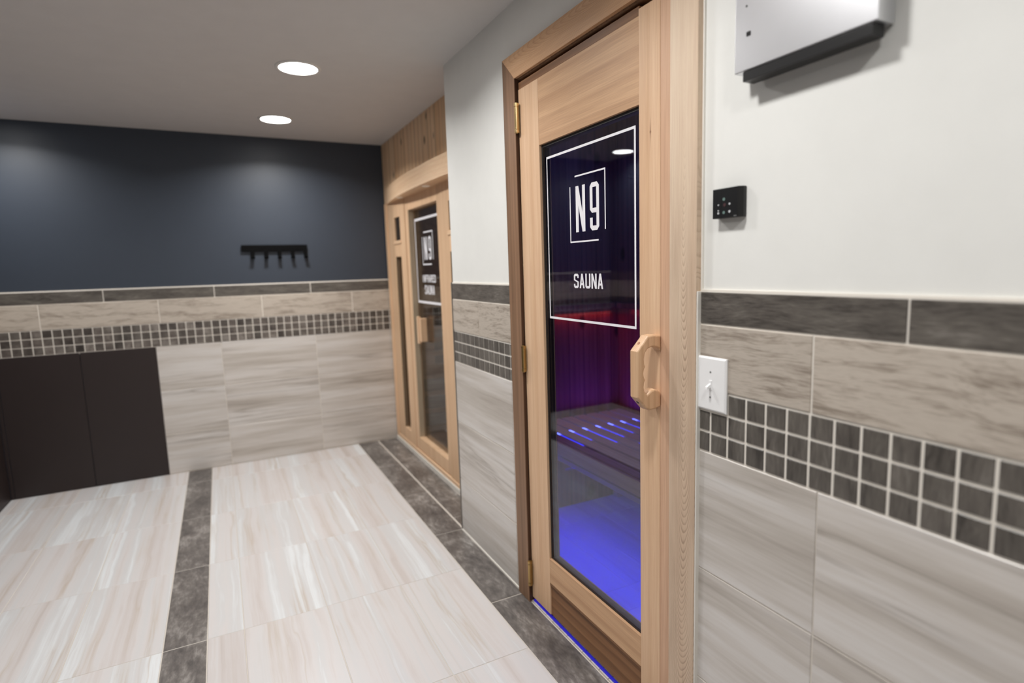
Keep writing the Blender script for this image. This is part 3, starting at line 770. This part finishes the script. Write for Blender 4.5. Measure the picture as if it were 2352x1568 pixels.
for k in range(2):
    bm = NB(); y = 3.0 + k*0.6
    box(bm, 1.125, 1.139, y, y+0.4, 0.62, 1.3); obj('wall_heater', bm, M['heater'], cab)

lamp('cabin_fill', (0.65, 3.5, 1.88), (0, 0, 0), 0.3, 0.6, 1.6, (1.0, 0.86, 0.7), 180)  # added fill lamp, brightens the dark cabin interior
# ------------------------------------------------------------------ things on the walls
# black coat rack on the far wall
rk = empty('coat_rack', (-0.6, YB+0.008, 1.47), 'black coat rack with hanging hooks on the dark blue wall', 'coat rack')
bm = NB(); box(bm, -0.83, -0.409, YB-0.012, YB+0.0075, 1.462, 1.504); obj('rail', bm, M['black_matte'], rk, 0.003)
for x in (-0.423, -0.508, -0.593, -0.678, -0.763):
    bm = NB()
    prof = [(YB-0.008, 1.470), (YB-0.008, 1.425), (YB-0.016, 1.412), (YB-0.034, 1.410), (YB-0.040, 1.425), (YB-0.034, 1.427), (YB-0.030, 1.419), (YB-0.018, 1.421), (YB-0.0135, 1.430), (YB-0.0135, 1.470)]
    prism(bm, prof, 'x', x-0.012, x+0.012); bmesh.ops.triangulate(bm, faces=[f for f in bm.faces if len(f.verts) > 4])
    obj('hook', bm, M['black_matte'], rk, 0.0015)

# round recessed ceiling lights
def ceiling_light(x, y, label):
    r = empty('ceiling_light', (x, y, H), label, 'ceiling light', 'round recessed ceiling lights')
    bm = NB(); ring(bm, x, y, 0.083, 0.098, H-0.006, H-0.0003); obj('trim_ring', bm, M['light_ring'], r, smooth=False)
    bm = NB()                                  # shallow domed diffuser
    rows = [[bm.verts.new((x+0.083*c*math.cos(2*math.pi*i/40), y+0.083*c*math.sin(2*math.pi*i/40), H-0.003-0.005*(1-c*c))) for i in range(40)] for c in (1.0, 0.85, 0.6, 0.3)]
    for a, b in zip(rows, rows[1:]):
        for i in range(40): bm.faces.new((a[i], a[(i+1) % 40], b[(i+1) % 40], b[i]))
    bm.faces.new(rows[-1]); bm.faces.new([bm.verts.new((v.co.x, v.co.y, H-0.0012)) for v in rows[0]])
    obj('diffuser', bm, M['lens'], r, smooth=True)
    return r
def downlight(x, y, power):
    L = bpy.data.lights.new('downlight_beam', 'AREA'); L.shape = 'DISK'; L.size = 0.15; L.energy = power
    L.color = (1.0, 0.985, 0.965); L.spread = math.radians(148)
    o = bpy.data.objects.new('downlight_beam', L); COL.objects.link(o); o.location = (x, y, H-0.012)
L0 = ceiling_light(-0.585, 2.926, 'round recessed ceiling light, larger whole disc in front of the dark wall')
for x, y, lb in ((-0.600, 3.915, 'round recessed ceiling light cut off by the photo edge, nearest the dark wall'),
                 (-0.585, 1.93, 'round recessed ceiling light overhead in front of the sauna door'),
                 (-0.585, 0.93, 'round recessed ceiling light overhead beside the light switch wall'),
                 (-0.585, -0.07, 'round recessed ceiling light right above the photographer'),
                 (-2.03, 4.02, 'round recessed ceiling light by the left wall, seen mirrored in the door glass'),
                 (-1.75, 2.40, 'round recessed ceiling light over the left side of the room'),
                 (-1.75, 0.60, 'round recessed ceiling light over the near left side of the room')):
    dup(L0, (x, y, H), lb)
for x, y in ((-0.585, 2.926), (-0.600, 3.915), (-0.585, 1.93), (-0.585, 0.93), (-0.585, -0.07), (-2.03, 4.02), (-1.75, 2.40), (-1.75, 0.60)):
    downlight(x, y, 13.0 if (x, y) == (-0.600, 3.915) else 7.7)

# black touch control panel
cp = empty('control_panel', (0.008, 0.935, 1.396), 'black touch control panel with small lit keys on the white wall', 'control panel')
bm = NB(); prism(bm, [(-0.0005, 0.968), (0.0075, 0.968), (0.0075, 0.892), (-0.0005, 0.892), (-0.012, 0.8985), (-0.012, 0.968)], 'z', 1.397, 1.460)
# (polygon is x,y)
obj('housing', bm, M['black'], cp, 0.0012)
bm = NB(); box(bm, -0.0124, -0.0118, 0.9445, 0.9455, 1.398, 1.459); obj('seam', bm, M['gasket'], cp)
for y, z, r, m in ((0.951, 1.4255, 0.0017, 'key_white'), (0.951, 1.4135, 0.0016, 'key_white'), (0.951, 1.4080, 0.0024, 'key_white'), (0.9355, 1.4365, 0.0034, 'key_green'),
                   (0.9195, 1.4255, 0.0023, 'key_white'), (0.9195, 1.4095, 0.0028, 'key_white'), (0.9355, 1.4085, 0.0032, 'key_green'), (0.9335, 1.4245, 0.0036, 'key_red')):
    bm = NB(); cyl(bm, (0, y, z), 'x', r, -0.0126, -0.0118, 16); obj('key', bm, M[m], cp)
bm = NB(); box(bm, -0.0125, -0.0118, 0.9005, 0.908, 1.3985, 1.4005); obj('emblem', bm, M['screw'], cp)

# white toggle switch
sw = empty('light_switch', (0, 0.972, 0.963), 'white toggle light switch on the tiled wall beside the door casing', 'light switch')
bm = NB()
a0, a1, b0, b1 = 0.9275, 1.0155, 0.963, 1.0885
V = []
for d, ins in ((-0.0002, 0.0), (-0.004, 0.0), (-0.0068, 0.004)):
    V.append([bm.verts.new((d, y, z)) for y, z in ((a0+ins, b0+ins), (a1-ins, b0+ins), (a1-ins, b1-ins), (a0+ins, b1-ins))])
for k in range(2):
    for i in range(4):
        j = (i+1) % 4; bm.faces.new((V[k][i], V[k][j], V[k+1][j], V[k+1][i]))
bm.faces.new(V[2]); bm.faces.new(V[0][::-1])
obj('cover_plate', bm, M['white_plastic'], sw, 0.0008)
bm = NB(); box(bm, -0.0085, -0.0066, 0.9690, 0.9770, 1.013, 1.035); obj('toggle_collar', bm, M['white_plastic'], sw, 0.0006)
bm = NB(); prism(bm, [(-0.0082, 1.028), (-0.0205, 1.0215), (-0.0215, 1.0145), (-0.0082, 1.0185)], 'y', 0.9698, 0.9762); obj('toggle', bm, M['white_plastic'], sw, 0.001)
for z in (1.054, 0.9955):
    bm = NB(); cyl(bm, (0, 0.9735, z), 'x', 0.0023, -0.0074, -0.0066, 14); obj('screw', bm, M['screw'], sw)

# brushed steel box high on the wall
sb = empty('steel_box', (0.008, 0.75, 1.655), 'brushed steel box with a black bracket below, high on the white wall', 'metal box')
bm = NB(); box(bm, -0.035, 0.0075, 0.60, 0.891, 1.674, 2.02); obj('cover', bm, M['steel'], sb, 0.002)
bm = NB(); box(bm, -0.033, -0.002, 0.61, 0.871, 1.655, 1.6735); obj('bracket', bm, M['black'], sb, 0.001)
bm = NB(); cyl(bm, (0, 0.8625, 1.793), 'x', 0.002, -0.0358, -0.034, 12); obj('screw', bm, M['black'], sb)
bm = NB(); box(bm, -0.0362, -0.034, 0.852, 0.8615, 1.737, 1.745); obj('latch', bm, M['black'], sb, 0.0004)

# ------------------------------------------------------------------ world, camera
w = bpy.data.worlds.new('room ambience'); SC.world = w; w.use_nodes = True
w.node_tree.nodes['Background'].inputs[0].default_value = (0.9, 0.92, 1.0, 1)
w.node_tree.nodes['Background'].inputs[1].default_value = 0.02

cam = bpy.data.cameras.new('camera'); co = bpy.data.objects.new('camera', cam); COL.objects.link(co)
cam.sensor_fit = 'HORIZONTAL'; cam.sensor_width = 36.0
cam.lens = 1340.19/2352*36.0
cam.shift_x = -36.88/2352; cam.shift_y = 2.26/2352
cam.clip_start = 0.02
R = Matrix(((0.88386622, 0.08511685, -0.45993002), (-0.46687532, 0.10078942, -0.87856072), (-0.02842424, 0.99126011, 0.12882332)))
co.matrix_world = Matrix.Translation((-0.9847, 0.0017, 1.3053)) @ R.to_4x4()
cam.dof.use_dof = True
cam.dof.focus_distance = 1.72
cam.dof.aperture_fstop = 1.6
SC.camera = co
